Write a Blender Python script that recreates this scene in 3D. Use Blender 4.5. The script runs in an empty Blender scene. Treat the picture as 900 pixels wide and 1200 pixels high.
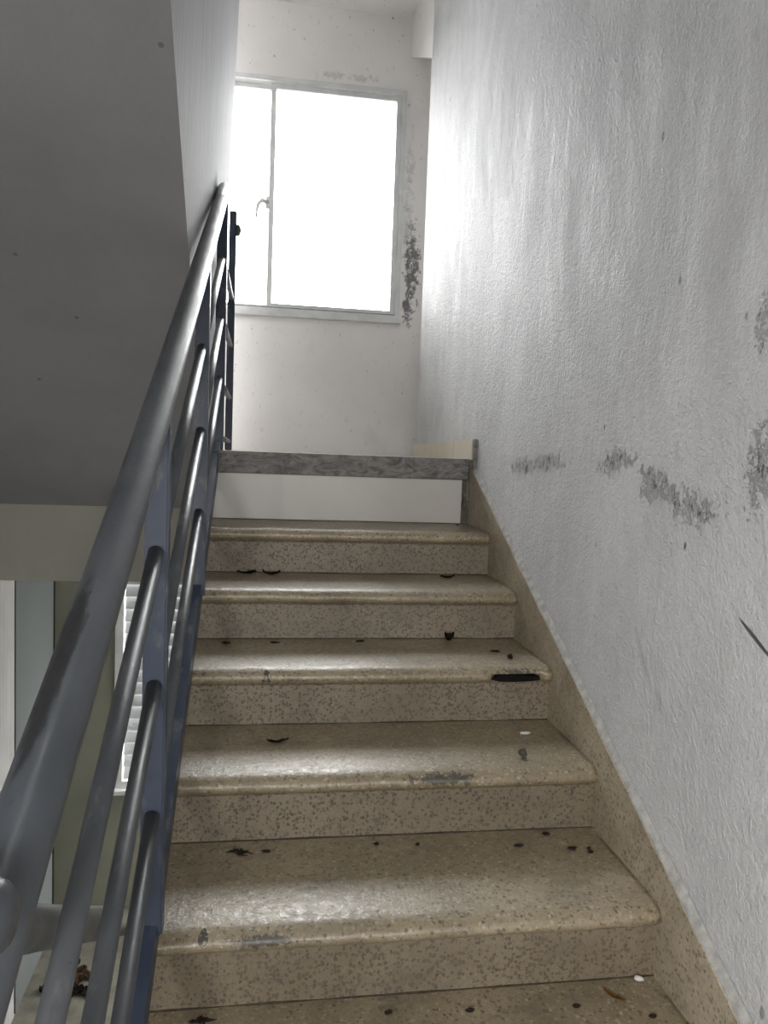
import bpy, bmesh, math, random
from mathutils import Vector, Matrix, noise

random.seed(7)
SC = bpy.context.scene
COL = SC.collection

# ------------------------------------------------------------------ camera
cam_d = bpy.data.cameras.new('camera')
cam = bpy.data.objects.new('camera', cam_d)
COL.objects.link(cam)
cam.matrix_world = Matrix(((0.98749, -0.02448, -0.15575, 0.0),
                           (-0.15339, 0.07898, -0.98500, -1.37047),
                           (0.03641, 0.99658, 0.07424, 1.00874),
                           (0, 0, 0, 1)))
cam_d.sensor_fit = 'VERTICAL'
cam_d.sensor_height = 36.0
cam_d.lens = 916.9 / 1200.0 * 36.0
cam_d.clip_start = 0.02
SC.camera = cam

# ------------------------------------------------------------------ world, exposure
SKY = 15.0
w = bpy.data.worlds.new('overcast_sky')
SC.world = w
w.use_nodes = True
bg = w.node_tree.nodes['Background']
bg.inputs['Color'].default_value = (0.995, 0.985, 0.98, 1)
bg.inputs['Strength'].default_value = SKY
nt = w.node_tree                                # pale ground below the horizon
tc = nt.nodes.new('ShaderNodeTexCoord')
sx = nt.nodes.new('ShaderNodeSeparateXYZ')
mr = nt.nodes.new('ShaderNodeMapRange')
mr.inputs['From Min'].default_value, mr.inputs['From Max'].default_value = -0.06, 0.02
mr.inputs['To Min'].default_value, mr.inputs['To Max'].default_value = 0.3, 1.0
gm = nt.nodes.new('ShaderNodeMix'); gm.data_type = 'RGBA'
gm.inputs[6].default_value = (0, 0, 0, 1); gm.inputs[7].default_value = (0.995, 0.985, 0.98, 1)
nt.links.new(tc.outputs['Generated'], sx.inputs[0]); nt.links.new(sx.outputs['Z'], mr.inputs['Value'])
nt.links.new(mr.outputs[0], gm.inputs['Factor']); nt.links.new(gm.outputs[2], bg.inputs['Color'])
SC.view_settings.view_transform = 'Standard'
SC.view_settings.look = 'None'
SC.view_settings.gamma = 1
SC.view_settings.use_curve_mapping = False
SC.view_settings.exposure = 0.7

def portal(name, loc, rot, sx, sy):
    d = bpy.data.lights.new(name, 'AREA')
    d.shape = 'RECTANGLE'
    d.size, d.size_y = sx, sy
    d.cycles.is_portal = True
    o = bpy.data.objects.new(name, d)
    o.location = loc
    o.rotation_euler = rot
    COL.objects.link(o)

# ------------------------------------------------------------------ dimensions
T, RISE, NOSE = 0.3137, 0.1496, 0.0394      # going, rise, nosing thickness
XR, XW = 0.789, 0.804                        # stringer face, right wall face
XS0 = -0.19                                  # left end of the steps
XL = -1.13                                   # left wall
YB = 3.20                                    # back wall
ZL = 0.998                                   # landing
ZF = -0.4488                                 # floor behind the camera
ZD = -1.80                                   # lower landing
ZC = 3.48                                    # ceiling over the landing
YE = 5 * T                                   # landing edge
YU = 2.10                                    # front of the landing beam on the left
XRAIL = -0.167

def nose_z(y):
    return 0.158 + RISE / T * y

# ------------------------------------------------------------------ mesh helpers
def tag(o, label=None, cat=None, group=None, kind=None):
    if label: o['label'] = label
    if cat: o['category'] = cat
    if group: o['group'] = group
    if kind: o['kind'] = kind
    return o

def empty(name, loc=(0, 0, 0)):
    o = bpy.data.objects.new(name, None)
    o.location = loc
    COL.objects.link(o)
    return o

def link(name, bm, mat, parent=None, smooth=False):
    me = bpy.data.meshes.new(name)
    bmesh.ops.recalc_face_normals(bm, faces=bm.faces)
    bm.to_mesh(me)
    bm.free()
    if smooth:
        for p in me.polygons: p.use_smooth = True
    if mat: me.materials.append(mat)
    o = bpy.data.objects.new(name, me)
    COL.objects.link(o)
    if parent is not None:
        o.parent = parent
        o.matrix_parent_inverse = Matrix.Translation(-parent.location)
    return o

def add_box(bm, x0, x1, y0, y1, z0, z1):
    v = [bm.verts.new((x, y, z)) for x in (x0, x1) for y in (y0, y1) for z in (z0, z1)]
    for f in ((0, 1, 3, 2), (4, 6, 7, 5), (0, 4, 5, 1), (2, 3, 7, 6), (0, 2, 6, 4), (1, 5, 7, 3)):
        bm.faces.new([v[i] for i in f])

def box(name, x0, x1, y0, y1, z0, z1, mat, parent=None, bevel=0.0):
    bm = bmesh.new()
    add_box(bm, x0, x1, y0, y1, z0, z1)
    if bevel:
        bmesh.ops.bevel(bm, geom=bm.edges[:], offset=bevel, segments=2, affect='EDGES')
    return link(name, bm, mat, parent)

def prism(name, poly, x0, x1, mat, parent=None, xf=None):
    """polygon in (y, z) extruded along x; xf(x, z) can lean a face"""
    bm = bmesh.new()
    f = xf or (lambda x, z: x)
    a = [bm.verts.new((f(x0, z), y, z)) for y, z in poly]
    b = [bm.verts.new((f(x1, z), y, z)) for y, z in poly]
    n = len(poly)
    bm.faces.new(a)
    bm.faces.new(b[::-1])
    for i in range(n):
        j = (i + 1) % n
        bm.faces.new((a[i], b[i], b[j], a[j]))
    return link(name, bm, mat, parent)

def tube(name, pts, rad, mat, parent=None, seg=20, cap=True):
    bm = bmesh.new()
    pts = [Vector(p) for p in pts]
    rings = []
    up = Vector((0, 0, 1))
    for i, p in enumerate(pts):
        d = (pts[min(i + 1, len(pts) - 1)] - pts[max(i - 1, 0)]).normalized()
        s = d.cross(up)
        if s.length < 1e-3: s = Vector((1, 0, 0))
        s.normalize()
        u = s.cross(d).normalized()
        r = rad[i] if isinstance(rad, (list, tuple)) else rad
        rings.append([bm.verts.new(p + s * r * math.cos(a) + u * r * math.sin(a))
                      for a in (2 * math.pi * k / seg for k in range(seg))])
    for A, B in zip(rings, rings[1:]):
        for k in range(seg):
            bm.faces.new((A[k], A[(k + 1) % seg], B[(k + 1) % seg], B[k])).smooth = True
    if cap:
        bm.faces.new(rings[0][::-1])
        bm.faces.new(rings[-1])
    return link(name, bm, mat, parent)

def wall_with_hole(name, x0, x1, z0, z1, y0, y1, holes, mat):
    """wall across x with rectangular holes, built as one mesh"""
    xs = sorted({x0, x1, *[h[0] for h in holes], *[h[1] for h in holes]})
    zs = sorted({z0, z1, *[h[2] for h in holes], *[h[3] for h in holes]})
    solid = {}
    for i in range(len(xs) - 1):
        for j in range(len(zs) - 1):
            cx, cz = (xs[i] + xs[i + 1]) / 2, (zs[j] + zs[j + 1]) / 2
            solid[i, j] = not any(h[0] < cx < h[1] and h[2] < cz < h[3] for h in holes)
    bm = bmesh.new()
    vc = {}
    def V(i, y, j):
        k = (i, y, j)
        if k not in vc: vc[k] = bm.verts.new((xs[i], y, zs[j]))
        return vc[k]
    for (i, j), s in solid.items():
        if not s: continue
        bm.faces.new((V(i, y0, j), V(i + 1, y0, j), V(i + 1, y0, j + 1), V(i, y0, j + 1)))
        bm.faces.new((V(i, y1, j), V(i, y1, j + 1), V(i + 1, y1, j + 1), V(i + 1, y1, j)))
        if not solid.get((i - 1, j)): bm.faces.new((V(i, y0, j), V(i, y0, j + 1), V(i, y1, j + 1), V(i, y1, j)))
        if not solid.get((i + 1, j)): bm.faces.new((V(i + 1, y0, j), V(i + 1, y1, j), V(i + 1, y1, j + 1), V(i + 1, y0, j + 1)))
        if not solid.get((i, j - 1)): bm.faces.new((V(i, y0, j), V(i, y1, j), V(i + 1, y1, j), V(i + 1, y0, j)))
        if not solid.get((i, j + 1)): bm.faces.new((V(i, y0, j + 1), V(i + 1, y0, j + 1), V(i + 1, y1, j + 1), V(i, y1, j + 1)))
    return link(name, bm, mat)

# ------------------------------------------------------------------ material helpers
class N:
    def __init__(s, name):
        s.m = bpy.data.materials.new(name)
        s.m.use_nodes = True
        s.t = s.m.node_tree
        s.b = s.t.nodes['Principled BSDF']
        s.pos = s.node('ShaderNodeNewGeometry').outputs['Position']
    def node(s, typ, **kw):
        n = s.t.nodes.new(typ)
        for k, v in kw.items(): setattr(n, k, v)
        return n
    def put(s, sock, v):
        if isinstance(v, bpy.types.NodeSocket): s.t.links.new(v, sock)
        else: sock.default_value = v
    def math(s, op, a, b=0.0, clamp=False):
        n = s.node('ShaderNodeMath', operation=op, use_clamp=clamp)
        s.put(n.inputs[0], a); s.put(n.inputs[1], b)
        return n.outputs[0]
    def mapping(s, vec, scale=(1, 1, 1), loc=(0, 0, 0), rot=(0, 0, 0)):
        n = s.node('ShaderNodeMapping')
        s.put(n.inputs['Vector'], vec)
        n.inputs['Scale'].default_value = scale
        n.inputs['Location'].default_value = loc
        n.inputs['Rotation'].default_value = rot
        return n.outputs[0]
    def noise(s, scale, vec=None, detail=4, rough=0.55, dist=0.0):
        n = s.node('ShaderNodeTexNoise')
        s.put(n.inputs['Vector'], vec if vec is not None else s.pos)
        n.inputs['Scale'].default_value = scale
        n.inputs['Detail'].default_value = detail
        n.inputs['Roughness'].default_value = rough
        n.inputs['Distortion'].default_value = dist
        return n.outputs['Fac']
    def vor(s, scale, vec=None, feature='F1', out='Distance', rand=1.0):
        n = s.node('ShaderNodeTexVoronoi', feature=feature)
        s.put(n.inputs['Vector'], vec if vec is not None else s.pos)
        n.inputs['Scale'].default_value = scale
        n.inputs['Randomness'].default_value = rand
        return n.outputs[out]
    def ramp(s, v, a, b, lo=0.0, hi=1.0, smooth=True):
        n = s.node('ShaderNodeMapRange', interpolation_type='SMOOTHSTEP' if smooth else 'LINEAR')
        s.put(n.inputs['Value'], v)
        for k, x in zip(('From Min', 'From Max', 'To Min', 'To Max'), (a, b, lo, hi)): s.put(n.inputs[k], x)
        return n.outputs['Result']
    def mix(s, f, a, b, mode='MIX'):
        n = s.node('ShaderNodeMix', data_type='RGBA', blend_type=mode)
        s.put(n.inputs['Factor'], f)
        for k, x in ((6, a), (7, b)):
            if isinstance(x, tuple) and len(x) == 3: x = (*x, 1)
            s.put(n.inputs[k], x)
        return n.outputs[2]
    def blob(s, c, radii, ang=0.0, axis='X', soft=0.1):
        """1 inside an ellipsoid around world point c, falling to 0 at its rim"""
        n = s.node('ShaderNodeVectorMath', operation='SUBTRACT')
        s.put(n.inputs[0], s.pos); n.inputs[1].default_value = c
        r = s.node('ShaderNodeVectorRotate', rotation_type=axis + '_AXIS')
        s.put(r.inputs['Vector'], n.outputs[0]); r.inputs['Angle'].default_value = -ang
        m = s.node('ShaderNodeVectorMath', operation='DIVIDE')
        s.put(m.inputs[0], r.outputs[0]); m.inputs[1].default_value = radii
        l = s.node('ShaderNodeVectorMath', operation='LENGTH')
        s.put(l.inputs[0], m.outputs[0])
        return s.ramp(l.outputs['Value'], 1.0, soft, 0, 1)
    def total(s, vals):
        a = vals[0]
        for v in vals[1:]: a = s.math('MAXIMUM', a, v)
        return a
    def bump(s, h, strength=0.3, dist=0.01, normal=None):
        n = s.node('ShaderNodeBump')
        s.put(n.inputs['Height'], h); s.put(n.inputs['Strength'], strength)
        n.inputs['Distance'].default_value = dist
        if normal is not None: s.put(n.inputs['Normal'], normal)
        return n.outputs[0]
    def out(s, color=None, rough=None, normal=None, spec=None, metal=None):
        if color is not None:
            if isinstance(color, tuple) and len(color) == 3: color = (*color, 1)
            s.put(s.b.inputs['Base Color'], color)
        if rough is not None: s.put(s.b.inputs['Roughness'], rough)
        if normal is not None: s.put(s.b.inputs['Normal'], normal)
        if spec is not None: s.put(s.b.inputs['Specular IOR Level'], spec)
        if metal is not None: s.put(s.b.inputs['Metallic'], metal)
        return s.m

def plain(name, col, rough=0.6, spec=0.4, metal=0.0, var=0.15, scale=18.0, bump=0.15):
    n = N(name)
    f = n.noise(scale, detail=5)
    dark = tuple(c * (1 - var) for c in col)
    c = n.mix(n.ramp(f, 0.3, 0.7), dark, col)
    return n.out(c, rough, n.bump(n.noise(scale * 6), bump, 0.003), spec, metal)

# --- right wall: thick brushed emulsion, blistered band, scuffs
def mat_wall_right():
    n = N('brushed_grey_white_plaster')
    warp = n.node('ShaderNodeTexNoise')
    n.put(warp.inputs['Vector'], n.pos); warp.inputs['Scale'].default_value = 1.6
    wv = n.node('ShaderNodeVectorMath', operation='MULTIPLY_ADD')
    n.put(wv.inputs[0], warp.outputs['Color']); wv.inputs[1].default_value = (0.3, 0.3, 0.3); n.put(wv.inputs[2], n.pos)
    wp = wv.outputs[0]
    streak = n.noise(1.0, n.mapping(wp, (6, 11, 2.4)), 7, 0.66)
    fine_st = n.noise(1.0, n.mapping(wp, (40, 70, 9)), 4, 0.6)
    stip = n.noise(95, None, 3, 0.6)
    mid = n.noise(24, None, 4, 0.55)
    # blistered, peeling band
    pn = n.noise(46, None, 7, 0.8)
    band = n.total([
        n.blob((XW, 0.98, 0.985), (0.3, 0.26, 0.06), -0.08),
        n.blob((XW, 0.33, 1.01), (0.3, 0.20, 0.06), -0.15),
        n.blob((XW, 0.16, 0.965), (0.3, 0.11, 0.08), 0.5),
        n.blob((XW, 0.0, 0.925), (0.3, 0.18, 0.07), 0.1),
        n.blob((XW, 0.76, 1.000), (0.3, 0.30, 0.06), -0.05),
        n.blob((XW, 0.08, 0.95), (0.3, 0.24, 0.05), 0.42),
        n.blob((XW, -0.20, 1.01), (0.3, 0.07, 0.15), 0.0),
        n.blob((XW, -0.18, 1.24), (0.3, 0.04, 0.10), 0.0)])
    peel = n.ramp(n.math('ADD', n.math('MULTIPLY', band, 0.20), pn), 0.655, 0.71)
    crack = n.ramp(n.vor(30, None, 'DISTANCE_TO_EDGE'), 0.0, 0.03, 1, 0)
    pits = n.ramp(n.vor(7, n.mapping(n.pos, (1, 1, 0.6))), 0.055, 0.03, 0, 1)
    scratch = n.total([
        n.blob((XW, -0.222, 0.728), (0.3, 0.06, 0.0042), 0.47, soft=0.75),
        n.blob((XW, 0.012, 0.853), (0.3, 0.006, 0.012), 0.2),
        n.blob((XW, 0.40, 1.09), (0.3, 0.004, 0.012), 0.0)])
    scuff = n.total([
        n.blob((XW, 0.15, 0.60), (0.3, 0.10, 0.012), 0.95, soft=0.2),
        n.blob((XW, 0.07, 0.53), (0.3, 0.05, 0.010), 0.9, soft=0.2)])
    blot = n.noise(2.3, None, 5, 0.6)
    col = n.mix(n.ramp(blot, 0.3, 0.7), (0.545, 0.545, 0.552), (0.635, 0.635, 0.64))
    col = n.mix(n.math('MULTIPLY', n.ramp(streak, 0.42, 0.68), 0.35), col, (0.72, 0.72, 0.72))
    col = n.mix(n.math('MULTIPLY', n.ramp(n.noise(40, n.mapping(n.pos, (1, 1, 0.6)), 8, 0.8), 0.5, 0.72), 0.42), col, (0.36, 0.36, 0.36))
    low = n.ramp(n.noise(5, None, 6, 0.7), 0.55, 0.72)
    col = n.mix(n.math('MULTIPLY', low, 0.26), col, (0.36, 0.355, 0.34))
    col = n.mix(n.math('MULTIPLY', peel, 0.55), col, (0.30, 0.29, 0.27))
    core = n.ramp(n.math('ADD', n.math('MULTIPLY', band, 0.185), n.noise(55, n.mapping(n.pos, (1, 1, 0.55)), 6, 0.75)), 0.72, 0.77)
    col = n.mix(n.math('MULTIPLY', core, 0.8), col, (0.09, 0.085, 0.08))
    col = n.mix(n.math('MULTIPLY', pits, 0.6), col, (0.16, 0.15, 0.14))
    col = n.mix(n.math('MULTIPLY', scuff, 0.30), col, (0.25, 0.24, 0.23))
    col = n.mix(n.math('MULTIPLY', scratch, 0.9), col, (0.06, 0.06, 0.065))
    h = n.math('ADD', n.math('MULTIPLY', streak, 0.42), n.math('MULTIPLY', fine_st, 0.22))
    h = n.math('ADD', h, n.math('MULTIPLY', mid, 0.42))
    h = n.math('ADD', h, n.math('MULTIPLY', stip, 0.55))
    h = n.math('ADD', h, n.math('MULTIPLY', n.noise(230, None, 3, 0.6), 0.28))
    h = n.math('SUBTRACT', h, n.math('MULTIPLY', peel, 0.35))
    h = n.math('SUBTRACT', h, n.math('MULTIPLY', scratch, 0.5))
    rough = n.ramp(streak, 0.35, 0.7, 0.68, 0.5)
    return n.out(col, rough, n.bump(h, 0.85, 0.013), 0.06)

def mat_wall_back():
    n = N('warm_white_plaster_with_mould')
    blot = n.noise(2.0, None, 5, 0.6)
    col = n.mix(n.ramp(blot, 0.3, 0.7), (0.80, 0.78, 0.765), (0.86, 0.84, 0.825))
    mn = n.noise(34, n.mapping(n.pos, (1, 1, 0.7)), 8, 0.8)
    big = n.noise(7, None, 4, 0.6)
    mould = n.total([
        n.blob((0.835, YB, 2.08), (0.085, 0.4, 0.40), 0, soft=0.1),
        n.blob((0.815, YB, 1.86), (0.07, 0.4, 0.20), 0, soft=0.1)])
    light = n.total([
        n.blob((0.80, YB, 2.5), (0.06, 0.4, 0.75), 0, soft=0.2),
        n.blob((0.45, YB, 3.12), (0.42, 0.4, 0.045), 0, soft=0.1)])
    m1 = n.ramp(n.math('ADD', n.math('MULTIPLY', mould, 0.20), mn), 0.60, 0.70)
    m2 = n.ramp(n.math('ADD', n.math('MULTIPLY', light, 0.17), n.math('ADD', n.math('MULTIPLY', mn, 0.7), n.math('MULTIPLY', big, 0.3))), 0.60, 0.72)
    col = n.mix(n.math('MULTIPLY', m2, 0.45), col, (0.30, 0.28, 0.26))
    col = n.mix(n.math('MULTIPLY', m1, 0.85), col, (0.07, 0.07, 0.075))
    sp = n.ramp(n.vor(3.2), 0.035, 0.02, 0, 1)
    col = n.mix(n.math('MULTIPLY', sp, 0.35), col, (0.25, 0.23, 0.2))
    sm = n.ramp(n.noise(3.2, n.mapping(n.pos, (1, 1, 0.8)), 5, 0.6), 0.58, 0.72)
    col = n.mix(n.math('MULTIPLY', sm, 0.16), col, (0.40, 0.38, 0.36))
    h = n.math('ADD', n.noise(14, None, 4), n.math('MULTIPLY', n.noise(80), 0.3))
    return n.out(col, 0.6, n.bump(h, 0.25, 0.006), 0.3)

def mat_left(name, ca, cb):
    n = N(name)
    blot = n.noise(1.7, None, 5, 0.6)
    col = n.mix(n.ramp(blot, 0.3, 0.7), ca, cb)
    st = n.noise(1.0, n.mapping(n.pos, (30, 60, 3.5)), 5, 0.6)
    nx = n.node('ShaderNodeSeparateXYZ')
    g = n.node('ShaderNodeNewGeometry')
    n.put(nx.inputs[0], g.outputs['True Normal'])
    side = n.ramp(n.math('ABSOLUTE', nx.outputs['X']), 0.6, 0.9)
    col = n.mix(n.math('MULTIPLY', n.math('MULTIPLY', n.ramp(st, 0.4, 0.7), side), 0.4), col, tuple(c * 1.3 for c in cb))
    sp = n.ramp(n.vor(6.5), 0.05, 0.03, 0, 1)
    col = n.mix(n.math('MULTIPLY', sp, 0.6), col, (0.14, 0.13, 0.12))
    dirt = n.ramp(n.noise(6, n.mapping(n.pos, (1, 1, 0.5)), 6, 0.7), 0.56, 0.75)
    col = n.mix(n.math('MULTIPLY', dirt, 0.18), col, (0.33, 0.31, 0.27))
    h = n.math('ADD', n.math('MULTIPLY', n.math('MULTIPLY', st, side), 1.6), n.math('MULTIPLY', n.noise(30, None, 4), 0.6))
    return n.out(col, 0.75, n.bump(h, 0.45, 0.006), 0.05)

def terrazzo(name, base, base2, chip, chip2, rough_lo, rough_hi, chip_amt, marks=True):
    n = N(name)
    warp = n.node('ShaderNodeTexNoise')
    n.put(warp.inputs['Vector'], n.pos); warp.inputs['Scale'].default_value = 90
    wv = n.node('ShaderNodeVectorMath', operation='MULTIPLY_ADD')
    n.put(wv.inputs[0], warp.outputs['Color']); wv.inputs[1].default_value = (0.009, 0.009, 0.009); n.put(wv.inputs[2], n.pos)
    p = wv.outputs[0]
    d1 = n.vor(135, p); d2 = n.vor(230, p)
    r1 = n.node('ShaderNodeTexVoronoi'); n.put(r1.inputs['Vector'], p); r1.inputs['Scale'].default_value = 135
    sepc = n.node('ShaderNodeSeparateColor'); n.put(sepc.inputs[0], r1.outputs['Color'])
    rnd = sepc.outputs[0]; rnd2 = sepc.outputs[1]
    pick = n.ramp(rnd, 1 - chip_amt - 0.01, 1 - chip_amt + 0.01)
    c1 = n.math('MULTIPLY', n.ramp(d1, 0.58, 0.44, 0, 1), pick)
    col = n.mix(n.ramp(n.noise(3.5, None, 6, 0.65), 0.32, 0.68), base2, base)
    col = n.mix(n.ramp(n.noise(130, None, 3), 0.35, 0.65, 0, 0.25), col, tuple(c * 0.6 for c in base2))
    cc = n.mix(rnd2, chip, chip2)
    col = n.mix(n.math('MULTIPLY', c1, 0.85), col, cc)
    c2 = n.math('MULTIPLY', n.ramp(d2, 0.26, 0.18, 0, 1), 0.45)
    col = n.mix(c2, col, tuple(c * 0.5 for c in chip))
    # grime and dark abrasion
    gr = n.ramp(n.noise(9, n.mapping(n.pos, (0.6, 1, 1)), 8, 0.78), 0.46, 0.70)
    col = n.mix(n.math('MULTIPLY', gr, 0.6), col, (0.13, 0.105, 0.075))
    wear = n.ramp(n.noise(45, n.mapping(n.pos, (0.8, 0.5, 1.6)), 7, 0.8), 0.59, 0.67)
    col = n.mix(n.math('MULTIPLY', wear, 0.7), col, (0.05, 0.045, 0.04))
    if marks:
        mk = n.total([
            n.blob((-0.082, -0.02, 0.140), (0.011, 0.05, 0.013), 0.3, 'Y', 0.7),
            n.blob((0.024, 0.60, 0.440), (0.009, 0.05, 0.007), 0.0, 'Y', 0.8),
            n.blob((0.018, 0.60, 0.424), (0.004, 0.05, 0.018), 0.25, 'Y', 0.7),
            n.blob((0.031, 0.60, 0.424), (0.004, 0.05, 0.018), -0.35, 'Y', 0.7)])
        mkn = n.ramp(n.math('ADD', n.math('MULTIPLY', mk, 0.36), n.noise(90, None, 6, 0.8)), 0.78, 0.84)
        col = n.mix(n.math('MULTIPLY', mkn, 0.92), col, (0.02, 0.02, 0.02))
        scr = n.total([n.blob((0.02, -0.03, 0.135), (0.10, 0.05, 0.020), 0, 'Y', 0.1),
                       n.blob((0.42, 0.29, 0.285), (0.12, 0.06, 0.018), 0, 'Y', 0.1),
                       n.blob((0.66, 1.24, 0.585), (0.12, 0.06, 0.020), 0, 'Y', 0.1),
                       n.blob((0.70, 0.60, 0.435), (0.10, 0.06, 0.020), 0, 'Y', 0.1),
                       n.blob((0.45, 1.55, 0.735), (0.30, 0.06, 0.020), 0, 'Y', 0.1)])
        sc = n.ramp(n.math('ADD', n.math('MULTIPLY', scr, 0.20), n.noise(1, n.mapping(n.pos, (80, 60, 60)), 7, 0.8)), 0.57, 0.65)
        col = n.mix(n.math('MULTIPLY', sc, 0.85), col, (0.04, 0.038, 0.034))
    rough = n.ramp(n.noise(60, None, 4, 0.6), 0.3, 0.7, rough_lo, rough_hi)
    h = n.math('ADD', n.math('MULTIPLY', d1, 0.25), n.noise(40, None, 6, 0.65))
    return n.out(col, rough, n.bump(h, 0.3, 0.004), 0.8)

M = {}
M['wr'] = mat_wall_right()
M['wb'] = mat_wall_back()
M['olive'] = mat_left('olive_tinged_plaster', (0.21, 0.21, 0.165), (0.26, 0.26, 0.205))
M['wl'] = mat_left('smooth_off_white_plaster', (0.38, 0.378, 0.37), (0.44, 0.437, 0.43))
M['sof'] = mat_left('shade_greyed_plaster', (0.345, 0.345, 0.352), (0.40, 0.40, 0.405))  # off-white plaster greyed in its colour for shade under the flight
M['beam'] = mat_left('shade_tinted_plaster', (0.42, 0.412, 0.35), (0.48, 0.47, 0.40))  # beam plaster with shade and warm bounce light put into its colour
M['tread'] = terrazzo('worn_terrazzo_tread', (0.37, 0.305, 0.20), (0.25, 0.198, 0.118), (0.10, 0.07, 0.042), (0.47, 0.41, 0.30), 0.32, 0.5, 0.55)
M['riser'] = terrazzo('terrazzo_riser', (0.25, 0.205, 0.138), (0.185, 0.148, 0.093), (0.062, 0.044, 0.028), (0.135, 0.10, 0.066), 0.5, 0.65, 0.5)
M['string'] = terrazzo('stained_terrazzo_stringer', (0.50, 0.43, 0.32), (0.30, 0.25, 0.17), (0.24, 0.19, 0.13), (0.15, 0.11, 0.075), 0.5, 0.65, 0.25, False)
M['dark'] = plain('black_shade_fill', (0.012, 0.011, 0.010), 0.9, 0.1)  # stands in for shade in the nosing hole and the panel gap
M['concrete'] = plain('grey_concrete', (0.30, 0.29, 0.27), 0.85, 0.2)
M['mortar'] = plain('grey_brown_mortar', (0.20, 0.175, 0.15), 0.9, 0.2, var=0.5, scale=60, bump=0.6)
M['plaster'] = plain('cracked_white_plaster', (0.50, 0.49, 0.46), 0.75, 0.3, var=0.35, scale=45, bump=0.8)
M['tile'] = plain('beige_ceramic_tile', (0.56, 0.54, 0.49), 0.35, 0.5, var=0.06, scale=4, bump=0.03)
M['cream'] = plain('cream_skirting_tile', (0.60, 0.54, 0.42), 0.3, 0.5, var=0.08, scale=6, bump=0.03)
M['floor'] = plain('pale_landing_tile', (0.66, 0.62, 0.55), 0.4, 0.5, var=0.2, scale=8, bump=0.05)
M['lowfloor'] = plain('dusty_lower_floor', (0.20, 0.19, 0.155), 0.6, 0.3, var=0.4, scale=9)
M['frame'] = plain('dull_white_aluminium', (0.72, 0.73, 0.72), 0.45, 0.5, var=0.15, scale=12)
M['track'] = plain('dirty_window_track', (0.36, 0.36, 0.34), 0.6, 0.4, var=0.5, scale=30)
M['doorgrey'] = plain('flat_grey_panel_paint', (0.13, 0.142, 0.142), 0.5, 0.4, var=0.05, scale=3, bump=0.03)
M['soot'] = plain('dry_dark_leaf', (0.030, 0.022, 0.016), 0.8, 0.2, var=0.5, scale=120)
M['leaf'] = plain('dry_brown_leaf', (0.12, 0.075, 0.04), 0.75, 0.2, var=0.5, scale=80)
M['pebble'] = plain('grey_grit', (0.10, 0.09, 0.08), 0.85, 0.2, var=0.4, scale=150)
M['orange'] = plain('orange_peel_brown', (0.32, 0.13, 0.03), 0.7, 0.2, var=0.4, scale=150)
M['grime'] = plain('dark_joint_grime', (0.09, 0.07, 0.048), 0.9, 0.2, var=0.5, scale=60)
M['crumb'] = plain('white_plaster_crumb', (0.7, 0.68, 0.64), 0.8, 0.2)

def mat_marble():
    n = N('grey_veined_marble_edge')
    v = n.noise(1.0, n.mapping(n.pos, (14, 14, 30), rot=(0, 0.5, 0)), 7, 0.7, 1.5)
    col = n.mix(n.ramp(v, 0.35, 0.65), (0.085, 0.078, 0.072), (0.24, 0.225, 0.21))
    col = n.mix(n.ramp(n.noise(70, None, 5, 0.7), 0.6, 0.7, 0, 0.6), col, (0.04, 0.036, 0.033))
    return n.out(col, 0.5, n.bump(n.noise(60), 0.3, 0.003), 0.4)
M['marble'] = mat_marble()

def mat_paint(name, ca, cb):
    n = N(name)
    f = n.noise(7, None, 5, 0.6)
    col = n.mix(n.ramp(f, 0.3, 0.7), ca, cb)
    dirt = n.ramp(n.noise(1.0, n.mapping(n.pos, (22, 9, 9)), 6, 0.65), 0.55, 0.68)
    col = n.mix(n.math('MULTIPLY', dirt, 0.35), col, (0.26, 0.25, 0.235))
    sp = n.ramp(n.noise(55, None, 4, 0.7), 0.66, 0.72)
    col = n.mix(n.math('MULTIPLY', sp, 0.6), col, (0.03, 0.03, 0.035))
    h = n.math('ADD', n.noise(60, None, 4), n.math('MULTIPLY', n.noise(260), 0.3))
    return n.out(col, n.ramp(f, 0.3, 0.7, 0.34, 0.5), n.bump(h, 0.25, 0.003), 0.5)
M['paint'] = mat_paint('chipped_blue_grey_enamel', (0.030, 0.043, 0.072), (0.044, 0.058, 0.090))
M['bar'] = mat_paint('dusty_grey_enamel', (0.060, 0.066, 0.075), (0.085, 0.091, 0.098))

def mat_handrail():
    n = N('worn_handrail_enamel')
    f = n.noise(6, None, 5, 0.6)
    col = n.mix(n.ramp(f, 0.3, 0.7), (0.048, 0.054, 0.062), (0.072, 0.078, 0.086))
    st = n.noise(1.0, n.mapping(n.pos, (45, 7, 14)), 6, 0.65)
    wearz = n.total([n.blob((-0.18, -0.64, 0.80), (0.028, 0.19, 0.12), 0.45, soft=0.1),
                     n.blob((-0.19, -0.25, 0.97), (0.02, 0.09, 0.05), 0.45, soft=0.1)])
    k = n.ramp(n.math('ADD', n.math('MULTIPLY', wearz, 0.42), st), 0.66, 0.76)
    col = n.mix(n.math('MULTIPLY', k, 0.9), col, (0.018, 0.018, 0.02))
    sp = n.ramp(n.noise(60, None, 4, 0.7), 0.66, 0.72)
    col = n.mix(n.math('MULTIPLY', sp, 0.6), col, (0.03, 0.03, 0.035))
    return n.out(col, n.ramp(st, 0.3, 0.7, 0.3, 0.46), n.bump(n.noise(90, None, 4), 0.2, 0.002), 0.55)
M['hand'] = mat_handrail()

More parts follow.
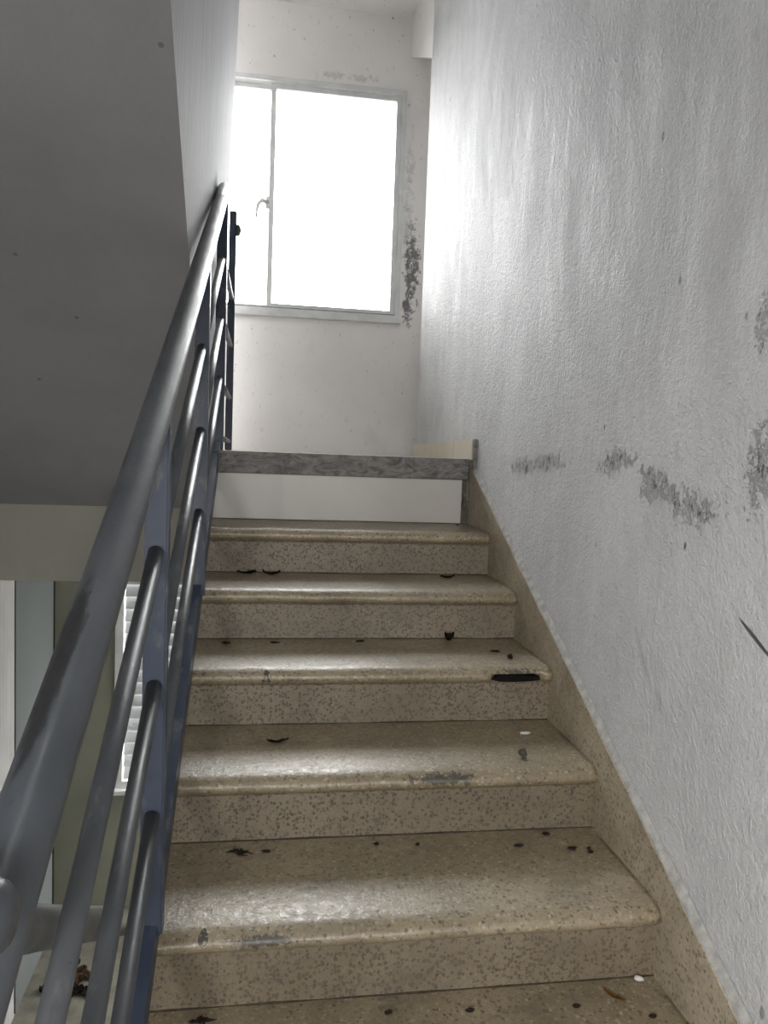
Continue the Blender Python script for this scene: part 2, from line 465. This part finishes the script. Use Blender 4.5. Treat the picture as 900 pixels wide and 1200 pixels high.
def mat_glass():
    n = N('window_glass')
    t = n.t
    tr = n.node('ShaderNodeBsdfTransparent'); tr.inputs[0].default_value = (0.96, 0.97, 0.97, 1)
    gl = n.node('ShaderNodeBsdfGlossy'); gl.inputs['Roughness'].default_value = 0.02
    mx = n.node('ShaderNodeMixShader')
    fr = n.node('ShaderNodeFresnel'); fr.inputs[0].default_value = 1.45
    t.links.new(fr.outputs[0], mx.inputs[0]); t.links.new(tr.outputs[0], mx.inputs[1]); t.links.new(gl.outputs[0], mx.inputs[2])
    t.links.new(mx.outputs[0], t.nodes['Material Output'].inputs['Surface'])
    return n.m
M['glass'] = mat_glass()

def mat_frost():
    n = N('frosted_louvre_glass')
    n.b.inputs['Transmission Weight'].default_value = 0.10
    return n.out((0.35, 0.36, 0.36), 0.3, None, 0.5)
M['frost'] = mat_frost()

# ------------------------------------------------------------------ the setting
S = 'structure'
W1 = (-0.76, 0.768, 1.785, 3.075)            # upper window opening x0 x1 z0 z1
W2 = (-0.80, -0.28, -0.98, 0.40)             # lower window opening
tag(wall_with_hole('wall_back', XL - 0.12, 1.5, 0.85, ZC + 0.15, YB, YB + 0.14, [W1], M['wb']), kind=S)
tag(wall_with_hole('wall_back_lower', XL - 0.12, 1.5, ZD - 0.14, 0.85, YB, YB + 0.14, [W2], M['olive']), kind=S)

tag(prism('wall_right', [(-3.5, ZD - 0.14), (2.70, ZD - 0.14), (2.70, 4.2), (-3.5, 4.2)], XW, XW + 0.15, M['wr']), kind=S)
box('wall_alcove', 1.4, 1.5, 2.55, YB, ZL - 0.1, ZC, M['wb'])['kind'] = S
box('wall_alcove_front', XW + 0.15, 1.5, 2.55, 2.70, ZL - 0.1, ZC, M['wb'])['kind'] = S
RO = (-0.45, 0.45, 0.80, 1.45)                # unseen opening added behind the camera to light the steps
LO = (-3.0, -2.0, 0.65, 1.60)                 # unseen side opening added behind the camera to light the right wall
bm = bmesh.new()
add_box(bm, XL - 0.12, XL, LO[1], YB, ZD - 0.1, 4.2)
add_box(bm, XL - 0.12, XL, -3.4, LO[0], ZD - 0.1, 4.2)
add_box(bm, XL - 0.12, XL, LO[0], LO[1], ZD - 0.1, LO[2])
add_box(bm, XL - 0.12, XL, LO[0], LO[1], LO[3], 4.2)
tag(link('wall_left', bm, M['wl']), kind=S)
portal('added_side_portal', (XL - 0.06, (LO[0] + LO[1]) / 2, (LO[2] + LO[3]) / 2), (0, math.radians(-90), 0), LO[3] - LO[2], LO[1] - LO[0])

tag(wall_with_hole('wall_rear', XL - 0.1, XW + 0.15, ZD, 4.2, -3.5, -3.4, [RO], M['wl']), kind=S)
portal('added_rear_portal', ((RO[0] + RO[1]) / 2, -3.45, (RO[2] + RO[3]) / 2), (math.radians(90), 0, 0), RO[1] - RO[0], RO[3] - RO[2])

# landing slab and floors
bm = bmesh.new()
add_box(bm, -0.20, 1.5, YE + 0.02, YB, ZL - 0.16, ZL)
add_box(bm, XL, -0.20, YU + 0.02, YB, ZL - 0.16, ZL)
tag(link('floor', bm, M['floor']), kind=S)
tag(box('floor_lower', XL - 0.12, XW + 0.15, -3.5, YB, ZD - 0.14, ZD, M['lowfloor']), kind=S)
bm = bmesh.new()
add_box(bm, XL, XW, -3.4, -3 * T + 0.06, ZF - 0.14, ZF)
tag(link('floor_entry', bm, M['floor']), kind=S)
tag(box('ceiling', XL, 1.5, 1.60, YB, ZC, ZC + 0.15, M['wb']), kind=S)
SL = 0.477
prism('ceiling_flight', [(1.62, ZC), (1.62, ZC + 0.15), (-0.94, ZC + 0.15 - 2.56 * SL), (-3.4, ZC + 0.15 - 2.56 * SL),
                         (-3.4, ZC - 2.56 * SL), (-0.94, ZC - 2.56 * SL)], -0.20, XW, M['wl'])['kind'] = S

# haunch of the ceiling beam where the right wall stops
bm = bmesh.new()
pts = [(0.785, YB, 3.265), (0.785, YB, ZC), (0.800, 2.66, ZC), (0.800, 2.66, 3.01),
       (1.0, YB, 3.265), (1.0, YB, ZC), (1.0, 2.66, ZC), (1.0, 2.66, 3.01)]
v = [bm.verts.new(p) for p in pts]
for f in ((0, 1, 2, 3), (4, 7, 6, 5), (0, 4, 5, 1), (3, 2, 6, 7), (0, 3, 7, 4), (1, 5, 6, 2)):
    bm.faces.new([v[i] for i in f])
tag(link('trim_1', bm, M['wb']), kind=S)

# landing beam under the upper flight and spine wall
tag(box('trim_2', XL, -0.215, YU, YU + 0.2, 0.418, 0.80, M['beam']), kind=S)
SOF = 0.60
def sof_z(y): return 0.742 + SOF * (YU - y)
lean = lambda x, z: x + 0.031 * (z - 1.5)
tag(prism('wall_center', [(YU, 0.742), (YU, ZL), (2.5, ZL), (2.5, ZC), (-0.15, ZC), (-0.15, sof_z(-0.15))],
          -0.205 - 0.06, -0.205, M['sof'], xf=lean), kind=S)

# landing skirting on the right wall
bb = tag(empty('baseboard_right', (XR, YE, ZL)), kind=S)
for i in range(4):
    y0 = YE - 0.035 + i * 0.298
    y1 = min(y0 + 0.295, 2.705)
    box('tile', XR, XW, y0, y1, ZL, ZL + 0.075 - 0.008 * (i > 1), M['cream'], bb, 0.002)
box('tile', XR, XW + 0.01, 2.700, 2.712, ZL, ZL + 0.06, M['cream'], bb, 0.002)
box('end_trim', XR + 0.002, XW + 0.006, YE - 0.062, YE - 0.036, ZL - 0.055, ZL + 0.078, M['marble'], bb, 0.002)
for k, (a, b) in enumerate(((0.03, 0.0), (0.0, -0.035), (-0.03, -0.06))):
    box('mortar_chip', XR - 0.006, XR + 0.006 + 0.003 * k, YE - 0.05 + 0.008 * k, YE - 0.022, ZL + b - 0.03, ZL + a - 0.03, M['mortar'], bb, 0.003)

# ------------------------------------------------------------------ upper window
def frame_ring(name, x0, x1, z0, z1, wd, y0, y1, mat, parent):
    """four mitred bars joined as one rectangular frame"""
    bm = bmesh.new()
    o = [(x0, z0), (x1, z0), (x1, z1), (x0, z1)]
    i = [(x0 + wd, z0 + wd), (x1 - wd, z0 + wd), (x1 - wd, z1 - wd), (x0 + wd, z1 - wd)]
    vo = [[bm.verts.new((x, y, z)) for x, z in o] for y in (y0, y1)]
    vi = [[bm.verts.new((x, y, z)) for x, z in i] for y in (y0, y1)]
    for k in range(4):
        j = (k + 1) % 4
        bm.faces.new((vo[0][k], vo[0][j], vi[0][j], vi[0][k]))
        bm.faces.new((vo[1][k], vi[1][k], vi[1][j], vo[1][j]))
        bm.faces.new((vo[0][k], vo[1][k], vo[1][j], vo[0][j]))
        bm.faces.new((vi[0][k], vi[0][j], vi[1][j], vi[1][k]))
    return link(name, bm, mat, parent)

win = tag(empty('window_1', ((W1[0] + W1[1]) / 2, YB, W1[2])), kind=S)
frame_ring('frame', W1[0], W1[1], W1[2], W1[3], 0.026, YB - 0.012, YB + 0.09, M['frame'], win)
box('sill', W1[0] - 0.01, W1[1] + 0.01, YB - 0.03, YB + 0.03, W1[2] - 0.022, W1[2] + 0.004, M['frame'], win, 0.003)
box('track', W1[0] + 0.03, W1[1] - 0.03, YB + 0.0, YB + 0.08, W1[2] + 0.024, W1[2] + 0.034, M['track'], win)
sr = frame_ring('sash', 0.002, W1[1] - 0.024, W1[2] + 0.026, W1[3] - 0.026, 0.03, YB + 0.012, YB + 0.04, M['frame'], win)
box('pane', 0.024, W1[1] - 0.046, YB + 0.024, YB + 0.029, W1[2] + 0.048, W1[3] - 0.048, M['glass'], sr)
sl_ = frame_ring('sash', W1[0] + 0.024, 0.030, W1[2] + 0.026, W1[3] - 0.026, 0.024, YB + 0.046, YB + 0.074, M['frame'], win)
box('pane', W1[0] + 0.046, 0.008, YB + 0.058, YB + 0.063, W1[2] + 0.048, W1[3] - 0.048, M['glass'], sl_)
hd = tube('handle', [(-0.005, YB + 0.012, 2.395), (-0.035, YB - 0.018, 2.398), (-0.055, YB - 0.022, 2.375), (-0.064, YB - 0.02, 2.335), (-0.064, YB - 0.016, 2.30)],
          [0.013, 0.012, 0.011, 0.009, 0.007], M['frame'], win, 10)
box('latch_plate', -0.014, 0.004, YB + 0.004, YB + 0.014, 2.36, 2.43, M['frame'], hd, 0.002)
portal('window_portal', (0, YB + 0.12, 2.43), (math.radians(-90), 0, 0), 1.5, 1.25)

# lower window with louvres
win2 = tag(empty('window_2', (-0.54, YB, W2[2])), kind=S)
frame_ring('frame', W2[0], W2[1], W2[2], W2[3], 0.045, YB - 0.005, YB + 0.09, M['frame'], win2)
box('sill', W2[0] - 0.02, W2[1] + 0.02, YB - 0.04, YB + 0.03, W2[2] - 0.025, W2[2] + 0.004, M['frame'], win2, 0.003)
for side in ((W2[0] + 0.047, W2[1] - 0.047),):
    for k in range(18):
        z = W2[2] + 0.083 + k * 0.0715
        bm = bmesh.new()
        hx = (side[1] - side[0]) / 2
        add_box(bm, -hx, hx, -0.003, 0.003, -0.04, 0.04)
        o = link('slat', bm, M['frost'], win2)
        o.matrix_parent_inverse = Matrix.Translation(-win2.location)
        o.location = ((side[0] + side[1]) / 2, YB + 0.05, z)
        o.rotation_euler = (math.radians(-22), 0, 0)
portal('lower_window_portal', (-0.54, YB + 0.12, -0.29), (math.radians(-90), 0, 0), 0.5, 1.36)

# grey panel standing against the left wall of the lower landing
dr = tag(empty('door_1', (XL, 2.85, ZD)), kind=S)
box('leaf', XL, XL + 0.006, 2.478, 3.155, ZD + 0.01, 0.52, M['doorgrey'], dr, 0.003)
box('frame', XL, XL + 0.004, 3.157, 3.198, ZD, 0.55, M['dark'], dr)  # black strip painting in the shaded gap beside the panel, no real frame

# ------------------------------------------------------------------ the flight of terrazzo steps
st = tag(empty('staircase', (0.3, 0, ZF)), 'speckled cream terrazzo stair flight rising to the window landing', 'staircase')

def make_tread(k):
    zt = (k + 1) * RISE
    y0 = k * T
    yb = y0 + T + 0.005
    nx = 72
    prof = [(yb, 0.0)]
    for q in range(1, 5): prof.append((yb - (yb - y0 - 0.012) * q / 5, 0.0))
    prof += [(y0 + 0.012, -0.0005), (y0 - 0.002, -0.0025), (y0 - 0.014, -0.0075), (y0 - 0.022, -0.0145), (y0 - 0.0245, -0.022),
             (y0 - 0.0225, -0.030), (y0 - 0.016, -0.0365), (y0 - 0.006, -NOSE), (y0 + 0.02, -NOSE), (y0 + 0.02, -NOSE - 0.02), (yb, -NOSE - 0.02)]
    bm = bmesh.new()
    rows = []
    for i in range(nx + 1):
        x = XS0 + (XR - XS0) * i / nx
        row = []
        for j, (y, dz) in enumerate(prof):
            z = zt + dz
            if 4 < j < 13:
                a = noise.noise(Vector((x * 5, k * 3.1, j * 0.2))) * 0.0022 + noise.noise(Vector((x * 30, k * 3.1, j * 0.7))) * 0.0013
                y += a
                z += noise.noise(Vector((x * 9, k * 7.7, 5))) * 0.0015
                if 0.735 < x and k != 2:                       # worn corner at the wall
                    y += 0.006 * (x - 0.735) / 0.055
            if k == 2 and 0.615 < x < 0.765 and 8 < j < 14:   # broken nosing
                e = min(1, (x - 0.615) / 0.03, (0.765 - x) / 0.012)
                if j in (9, 10, 11, 12): y += e * 0.045; 
                if j in (9,): z += e * 0.006
            row.append(bm.verts.new((x, y, z)))
        rows.append(row)
    m = len(prof)
    for A, B in zip(rows, rows[1:]):
        for j in range(m):
            f = bm.faces.new((A[j], A[(j + 1) % m], B[(j + 1) % m], B[j]))
            f.smooth = 0 < j < 12
    bm.faces.new(rows[0]); bm.faces.new(rows[-1][::-1])
    return link('tread', bm, M['tread'], st)

def make_riser(k):
    z0, z1 = k * RISE, (k + 1) * RISE - NOSE + 0.004
    y = k * T
    bm = bmesh.new()
    prof = [(y + 0.02, z0 - 0.01), (y - 0.001, z0 - 0.01), (y, z0 + 0.02), (y + 0.001, z1 - 0.012), (y - 0.004, z1 - 0.003), (y - 0.006, z1), (y + 0.02, z1)]
    a = [bm.verts.new((XS0, yy, z)) for yy, z in prof]
    b = [bm.verts.new((XR, yy, z)) for yy, z in prof]
    n = len(prof)
    bm.faces.new(a); bm.faces.new(b[::-1])
    for i in range(n):
        bm.faces.new((a[i], b[i], b[(i + 1) % n], a[(i + 1) % n]))
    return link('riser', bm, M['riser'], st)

for k in range(-3, 5):
    t_ = make_tread(k)
    make_riser(k)
    bm = bmesh.new()
    gx = [XS0 + (XR - XS0) * i / 40 for i in range(41)]
    rows = []
    for x in gx:
        e = 0.0022 + 0.0022 * noise.noise(Vector((x * 11, k * 2.3, 0)))
        rows.append([bm.verts.new(p) for p in ((x, k * T + 0.002, k * RISE - 0.001), (x, k * T - 0.001 - max(0.0006, e), k * RISE + 0.0006), (x, k * T + 0.0005, k * RISE + 0.001 + max(0.0006, e)))])
    for A, B in zip(rows, rows[1:]):
        for j in range(3):
            bm.faces.new((A[j], A[(j + 1) % 3], B[(j + 1) % 3], B[j]))
    bm.faces.new(rows[0]); bm.faces.new(rows[-1][::-1])
    link('joint_grime', bm, M['grime'], st)
    if k == 2:  # black fill that paints the shade inside the broken nosing
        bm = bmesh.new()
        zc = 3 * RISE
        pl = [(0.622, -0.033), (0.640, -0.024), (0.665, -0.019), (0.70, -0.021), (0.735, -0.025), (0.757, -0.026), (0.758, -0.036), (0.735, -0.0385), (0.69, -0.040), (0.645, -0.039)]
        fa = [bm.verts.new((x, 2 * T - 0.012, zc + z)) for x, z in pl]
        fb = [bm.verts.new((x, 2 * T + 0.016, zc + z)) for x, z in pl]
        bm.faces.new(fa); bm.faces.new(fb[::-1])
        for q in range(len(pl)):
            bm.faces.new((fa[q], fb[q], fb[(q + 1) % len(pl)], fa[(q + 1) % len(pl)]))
        b = link('cavity_shade_fill', bm, M['dark'], t_)
        b['label'] = 'black fill painting the shade where the nosing has broken away'

# top riser: tile below a grey marble edge
o = box('riser_tile', XS0, 0.765, YE - 0.004, YE + 0.02, 5 * RISE + 0.003, 0.918, M['tile'], st, 0.0015)
o['label'] = 'plain beige tile facing the top riser'
o = box('marble_edge', XS0, 0.796, YE - 0.012, YE + 0.05, 0.920, ZL + 0.001, M['marble'], st, 0.003)
o['label'] = 'dark grey veined marble landing edge'
box('riser_backing', XS0, XR, YE + 0.012, YE + 0.04, 5 * RISE - 0.12, 0.93, M['mortar'], st)
for z0, z1, x0, x1 in ((0.752, 0.80, 0.768, 0.783), (0.802, 0.868, 0.772, 0.785), (0.862, 0.917, 0.769, 0.786)):
    box('mortar_strip', x0, x1, YE - 0.002, YE + 0.015, z0, z1, M['mortar'], st, 0.004)

# stringer along the wall
def str_z(y): return 0.232 + 0.478 * y
o = prism('stringer', [(-1.2, str_z(-1.2) - 0.35), (-1.2, str_z(-1.2)), (YE - 0.04, str_z(YE - 0.04)), (YE - 0.01, 0.985), (YE - 0.01, 0.60)], XR, XW - 0.0005, M['string'], st)
o['label'] = 'stained terrazzo stringer board along the wall'
bm = bmesh.new()
rows = []
for i in range(90):
    y = -1.2 + i * (YE - 0.06 + 1.2) / 89
    z = str_z(y)
    h = 0.012 + 0.010 * noise.noise(Vector((y * 6, 0, 1))) + 0.005 * noise.noise(Vector((y * 28, 3, 1)))
    xo = 0.003 * noise.noise(Vector((y * 14, 7, 2)))
    rows.append([bm.verts.new(p) for p in ((XR + 0.002 + xo, y, z - 0.002), (XR + 0.004 + xo, y, z + 0.004), (XW - 0.001, y, z + max(0.006, h + 0.006)), (XW + 0.004, y, z - 0.002))])
for A, B in zip(rows, rows[1:]):
    for j in range(4):
        bm.faces.new((A[j], A[(j + 1) % 4], B[(j + 1) % 4], B[j]))
bm.faces.new(rows[0]); bm.faces.new(rows[-1][::-1])
o = link('plaster_lip', bm, M['plaster'], st)
o['label'] = 'rough cracked plaster lip on top of the stringer'
# body under the flight
prism('underside', [(-3 * T, ZF - 0.14), (-3 * T, ZF), (-3 * T + 0.02, ZF + 0.02), (YE + 0.02, 5 * RISE - 0.075), (YE + 0.02, 5 * RISE - 0.25)], XS0 + 0.004, XR, M['concrete'], st)

# ------------------------------------------------------------------ upper flight (only its underside shows)
up = tag(empty('upper_staircase', (-0.65, YU, 0.742)), 'shaded off-white underside of the upper stair flight, sloping overhead at left', 'staircase')
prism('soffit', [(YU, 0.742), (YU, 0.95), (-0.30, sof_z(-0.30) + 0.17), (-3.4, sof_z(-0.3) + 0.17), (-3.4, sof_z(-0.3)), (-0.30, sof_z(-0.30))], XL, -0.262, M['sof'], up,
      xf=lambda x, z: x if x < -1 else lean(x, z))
# ------------------------------------------------------------------ lower flight
lo = tag(empty('lower_staircase', (-0.65, YU, ZD)), 'stair flight dropping from the floor to the lower landing at left', 'staircase')
prism('slab', [(YU, ZD - 0.14), (YU, ZD), (-0.15, ZF - 0.15), (-0.95, ZF - 0.01), (-0.95, ZF - 0.14), (-0.15, ZF - 0.30)], XL, -0.24, M['concrete'], lo)
nr = 9
for k in range(nr):
    z1 = ZF - k * (ZF - ZD) / nr
    ya = -0.25 + k * 0.262
    box('tread', XL, -0.24, ya - (0.7 if k == 0 else 0.262), ya, z1 - 0.17, z1 - 0.001, M['tread'], lo)

# ------------------------------------------------------------------ railing of the flight
rl = tag(empty('stair_railing', (XRAIL, 0, nose_z(0))), 'blue-grey painted steel railing with fat round handrail and three slanting bars', 'railing')
PY = [-0.945, -0.062, 0.815, 1.695]
RS = 0.5016
def rail_z(y, i): return 0.834 + RS * (y - PY[1]) - 0.2225 * i
HPTS = [(-0.98, 0.635), (-0.698, 0.764), (-0.459, 0.874), (-0.272, 0.965), (0.209, 1.210), (0.498, 1.357), (1.511, 1.871), (1.735, 1.985)]
def hand_z(y):
    for (a, b), (c, d) in zip(HPTS, HPTS[1:]):
        if y <= c: break
    return b + (d - b) * (y - a) / (c - a)
HX = XRAIL + 0.001
HR = 0.0238
ye = 1.735
tube('handrail', [(HX, y, hand_z(y)) for y in [p[0] for p in HPTS]], HR, M['hand'], rl, 28)
# return elbow joining the handrail to the lower flight's rail
BX = -0.28
def low_z(y): return 0.32 - 0.606 * (y + 0.247)
tube('return_elbow', [(-0.139, -0.893, 0.722), (-0.142, -0.893, 0.722), (-0.149, -0.892, 0.722), (-0.163, -0.891, 0.722), (-0.21, -0.875, 0.714), (BX, -0.80, low_z(-0.80))], [0.004, 0.015, 0.022, 0.026, 0.026, 0.026], M['hand'], rl, 24)
for i, y in enumerate(PY):
    zt = hand_z(y) - HR * 0.6
    zb = nose_z(y) + 0.05 if i < 3 else ZL
    box('post', XRAIL - 0.019, XRAIL + 0.019, y - 0.0, y + 0.036, zb, zt + 0.015, M['paint'], rl, 0.003)
for i in range(3):
    for a, b in zip(PY, PY[1:]):
        y0, y1 = a + 0.034, b + 0.002
        tube('rail', [(XRAIL, y0, rail_z(y0, i)), (XRAIL, (y0 + y1) / 2, rail_z((y0 + y1) / 2, i)), (XRAIL, y1, rail_z(y1, i))], 0.0128, M['bar'], rl, 16)
# flat bar at the foot of the railing
prism('base_bar', [(-1.0, nose_z(-1.0) + 0.002), (-1.0, nose_z(-1.0) + 0.056), (YE + 0.07, nose_z(YE) + 0.13), (YE + 0.07, ZL), (YE - 0.013, ZL), (YE - 0.02, nose_z(YE) + 0.004)],
      XRAIL - 0.016, XRAIL + 0.010, M['paint'], rl)
# level return along the landing
y4 = 2.50
X4 = -0.163
box('post', X4 - 0.017, X4 + 0.017, y4, y4 + 0.03, ZL, 2.13, M['paint'], rl, 0.003)
for z in (1.735, 1.51, 1.262, 1.052):
    tube('rail', [(XRAIL, PY[3] + 0.034, z), (X4, y4 + 0.002, z - 0.012)], 0.012, M['bar'], rl, 12)
tube('rail_end', [(X4 + 0.015, y4 + 0.02, 2.045), (X4 + 0.027, y4 + 0.02, 2.045), (X4 + 0.036, y4 + 0.02, 2.045), (X4 + 0.039, y4 + 0.02, 2.045)], [0.028, 0.027, 0.018, 0.006], M['hand'], rl, 16)
br = tube('bracket', [(HX - 0.015, 1.70, hand_z(1.70) - 0.01), (-0.2, 1.72, hand_z(1.70) - 0.01)], 0.008, M['paint'], rl, 10)

lr = tag(empty('lower_railing', (BX, 0.0, -0.6)), 'bare grey pipe handrail dropping to the lower landing, behind the slanting bars', 'railing')
tube('handrail', [(BX, y, low_z(y)) for y in (-0.82, -0.3, 0.3, 0.9, 1.5, 2.0)], 0.029, plain('scuffed_grey_pipe', (0.22, 0.23, 0.24), 0.28, 0.6, 0.4, 0.3, 25), lr, 24)
box('post', BX - 0.018, BX + 0.018, 1.95, 1.985, ZD + 0.01, low_z(1.96), M['paint'], lr, 0.003)
box('post', BX - 0.018, BX + 0.018, -0.80, -0.765, ZF, low_z(-0.78), M['paint'], lr, 0.003)

# ------------------------------------------------------------------ debris
def leaf(name, loc, ln, wd, rot, mat, label, cat='leaf', group=None, curl=0.35, seed=0):
    rnd = random.Random(seed)
    bm = bmesh.new()
    n = 9
    rows = []
    for i in range(n):
        u = i / (n - 1)
        w_ = wd * 0.5 * (math.sin(math.pi * min(1, u * 0.96 + 0.04)) ** 0.7) + 0.0006
        z = 0.003 + curl * ln * 0.35 * (2 * u - 1) ** 2 * (0.6 + 0.8 * rnd.random())
        wob = (rnd.random() - 0.5) * wd * 0.25
        rows.append([bm.verts.new((ln * (u - 0.5), s * w_ + wob, z + abs(s) * wd * curl * 0.7 * (0.5 + rnd.random()))) for s in (-1, -0.5, 0, 0.5, 1)])
    for A, B in zip(rows, rows[1:]):
        for j in range(4):
            bm.faces.new((A[j], B[j], B[j + 1], A[j + 1])).smooth = True
    r = bmesh.ops.solidify(bm, geom=bm.faces[:], thickness=0.0012)
    mz = min(v.co.z for v in bm.verts)
    for v in bm.verts: v.co.z -= mz
    o = link(name, bm, mat)
    o.location = loc
    o.rotation_euler = (0, 0, rot)
    return tag(o, label, cat, group)

def grit(name, loc, size, mat, label, cat='pebble', group=None, seed=0):
    bm = bmesh.new()
    bmesh.ops.create_icosphere(bm, subdivisions=2, radius=1)
    for v in bm.verts:
        d = 1 + 0.45 * noise.noise(v.co * 1.3 + Vector((seed * 3.3, 0, 0)))
        v.co = Vector((v.co.x * size[0], v.co.y * size[1], v.co.z * size[2])) * d
    mz = min(v.co.z for v in bm.verts)
    for v in bm.verts: v.co.z -= mz
    o = link(name, bm, mat, smooth=True)
    o.location = loc
    return tag(o, label, cat, group)

def clump(name, loc, rad, mat, label, seed, cat='debris'):
    """tangle of short dry fibres, one joined mesh"""
    rnd = random.Random(seed)
    bm = bmesh.new()
    for i in range(16):
        a, r0 = rnd.uniform(0, 6.28), rad * rnd.random() * 0.5
        p = Vector((r0 * math.cos(a), r0 * math.sin(a) * 0.7, 0.002))
        d = rnd.uniform(0, 6.28)
        L = rad * rnd.uniform(0.5, 1.1)
        prev = None
        for q in range(5):
            wv = 0.0022 * (1 - q / 6)
            s = Vector((-math.sin(d), math.cos(d), 0)) * wv
            ring = [bm.verts.new(p + s), bm.verts.new(p + Vector((0, 0, wv * 1.6))), bm.verts.new(p - s)]
            if prev:
                for j in range(3):
                    bm.faces.new((prev[j], prev[(j + 1) % 3], ring[(j + 1) % 3], ring[j]))
            else: bm.faces.new(ring)
            prev = ring
            d += rnd.uniform(-0.9, 0.9)
            p = p + Vector((math.cos(d), math.sin(d) * 0.7, rnd.uniform(-0.1, 0.25))) * (L / 4)
        bm.faces.new(prev[::-1])
    mz = min(v.co.z for v in bm.verts)
    for v in bm.verts: v.co.z -= mz
    o = link(name, bm, mat)
    o.location = loc
    return tag(o, label, cat)

Z = [(k + 1) * RISE for k in range(-1, 5)]     # A..F tread heights
A_, B_, C_, D_, E_, F_ = Z
leaf('dead_leaf', (-0.040, 1.225, E_), 0.062, 0.026, 0.1, M['soot'], 'dark curled dead leaf second tread from top, nearest the railing', seed=1)
leaf('dead_leaf', (0.040, 1.215, E_), 0.060, 0.024, -0.15, M['soot'], 'flat dark dead leaf second tread from top, beside the curled one', seed=2)
leaf('dead_leaf', (0.628, 1.18, E_), 0.050, 0.022, 0.05, M['soot'], 'dark dead leaf near the wall, second tread from the top', seed=3)
leaf('dead_leaf', (0.577, 0.915, D_), 0.034, 0.024, 0.5, M['soot'], 'small upturned black leaf against the third riser from the top', curl=1.1, seed=4)
leaf('dead_leaf', (0.055, 0.50, C_), 0.055, 0.014, 0.25, M['soot'], 'thin brown leaf lying flat, left part of the fourth tread from top', seed=6)
grit('pebble', (0.701, 0.705, D_), (0.008, 0.008, 0.007), M['soot'], 'round black grit just above the broken step nosing', seed=1)
grit('pebble', (0.633, 0.373, C_), (0.010, 0.009, 0.010), M['pebble'], 'grey-brown pebble on the right of the fourth tread from top', seed=2)
grit('plaster_crumb', (0.69, 0.52, C_), (0.014, 0.006, 0.004), M['crumb'], 'pale plaster flake behind the pebble, fourth tread from top', 'crumb', seed=3)
clump('debris_tangle', (-0.025, 0.262, B_), 0.030, M['soot'], 'black tangle of dry fibres at left of the wide lit tread', 11)
for j, (x, y, a, b) in enumerate(((0.585, 0.238, 0.011, 0.004), (0.665, 0.285, 0.009, 0.005), (0.700, 0.215, 0.011, 0.005), (0.738, 0.212, 0.004, 0.003), (0.736, 0.197, 0.007, 0.004),
                                  (0.030, 0.258, 0.010, 0.004), (0.27, 0.272, 0.006, 0.004), (0.36, 0.262, 0.005, 0.004))):
    grit('dirt_speck', (x, y, B_), (a, b, 0.003), M['soot'], 'black dirt speck on the second lowest visible tread', 'dirt', 'dirt specks on the wide lit tread', seed=20 + j)
for j, (x, y) in enumerate(((0.05, 0.885), (-0.09, 0.88), (0.30, 0.90), (0.68, 0.78))):
    grit('dirt_flake', (x, y, D_), (0.014, 0.006, 0.003), M['soot'], 'flat dark flake on the tread with the broken nosing', 'dirt', 'dirt flakes on the broken-nosed tread', seed=40 + j)
clump('debris_tangle', (-0.083, -0.035, A_), 0.024, M['soot'], 'black star-shaped fibre tuft on the lowest visible tread', 12)
leaf('orange_shred', (0.684, -0.05, A_), 0.045, 0.008, -0.9, M['orange'], 'thin orange-brown shred on the lowest visible tread', 'shred', seed=9)
grit('plaster_crumb', (0.752, -0.012, A_), (0.010, 0.006, 0.005), M['crumb'], 'white plaster crumb in the corner of the lowest visible tread', 'crumb', seed=5)
for j, (x, y) in enumerate(((0.25, -0.05), (0.40, -0.06), (0.60, -0.07), (0.73, -0.11))):
    grit('dirt_crumb', (x, y, A_), (0.008, 0.004, 0.003), M['soot'], 'tiny black crumb on the lowest visible tread', 'dirt', 'crumbs on the lowest visible tread', seed=60 + j)
leaf('mortar_flake', (0.735, 1.50, F_), 0.02, 0.012, 0.6, M['mortar'], 'chip of mortar at the right end of the top tread', 'chip', seed=14)

rnd = random.Random(3)
low_leaves = [(-0.93, 2.86), (-0.90, 2.78), (-0.88, 2.70), (-0.87, 2.62), (-0.91, 2.56), (-1.0, 2.75), (-1.03, 2.66), (-0.95, 2.70), (-0.84, 2.74), (-0.80, 2.60), (-0.98, 2.85)]
for j, (x, y) in enumerate(low_leaves):
    leaf('floor_leaf', (x, y, ZD), rnd.uniform(0.07, 0.11), rnd.uniform(0.04, 0.06), rnd.uniform(0, 6.3), M['leaf'] if j % 3 else M['soot'],
         'dry brown leaf littering the lower landing floor', 'leaf', 'dry leaves on the lower landing', 0.5, 70 + j)
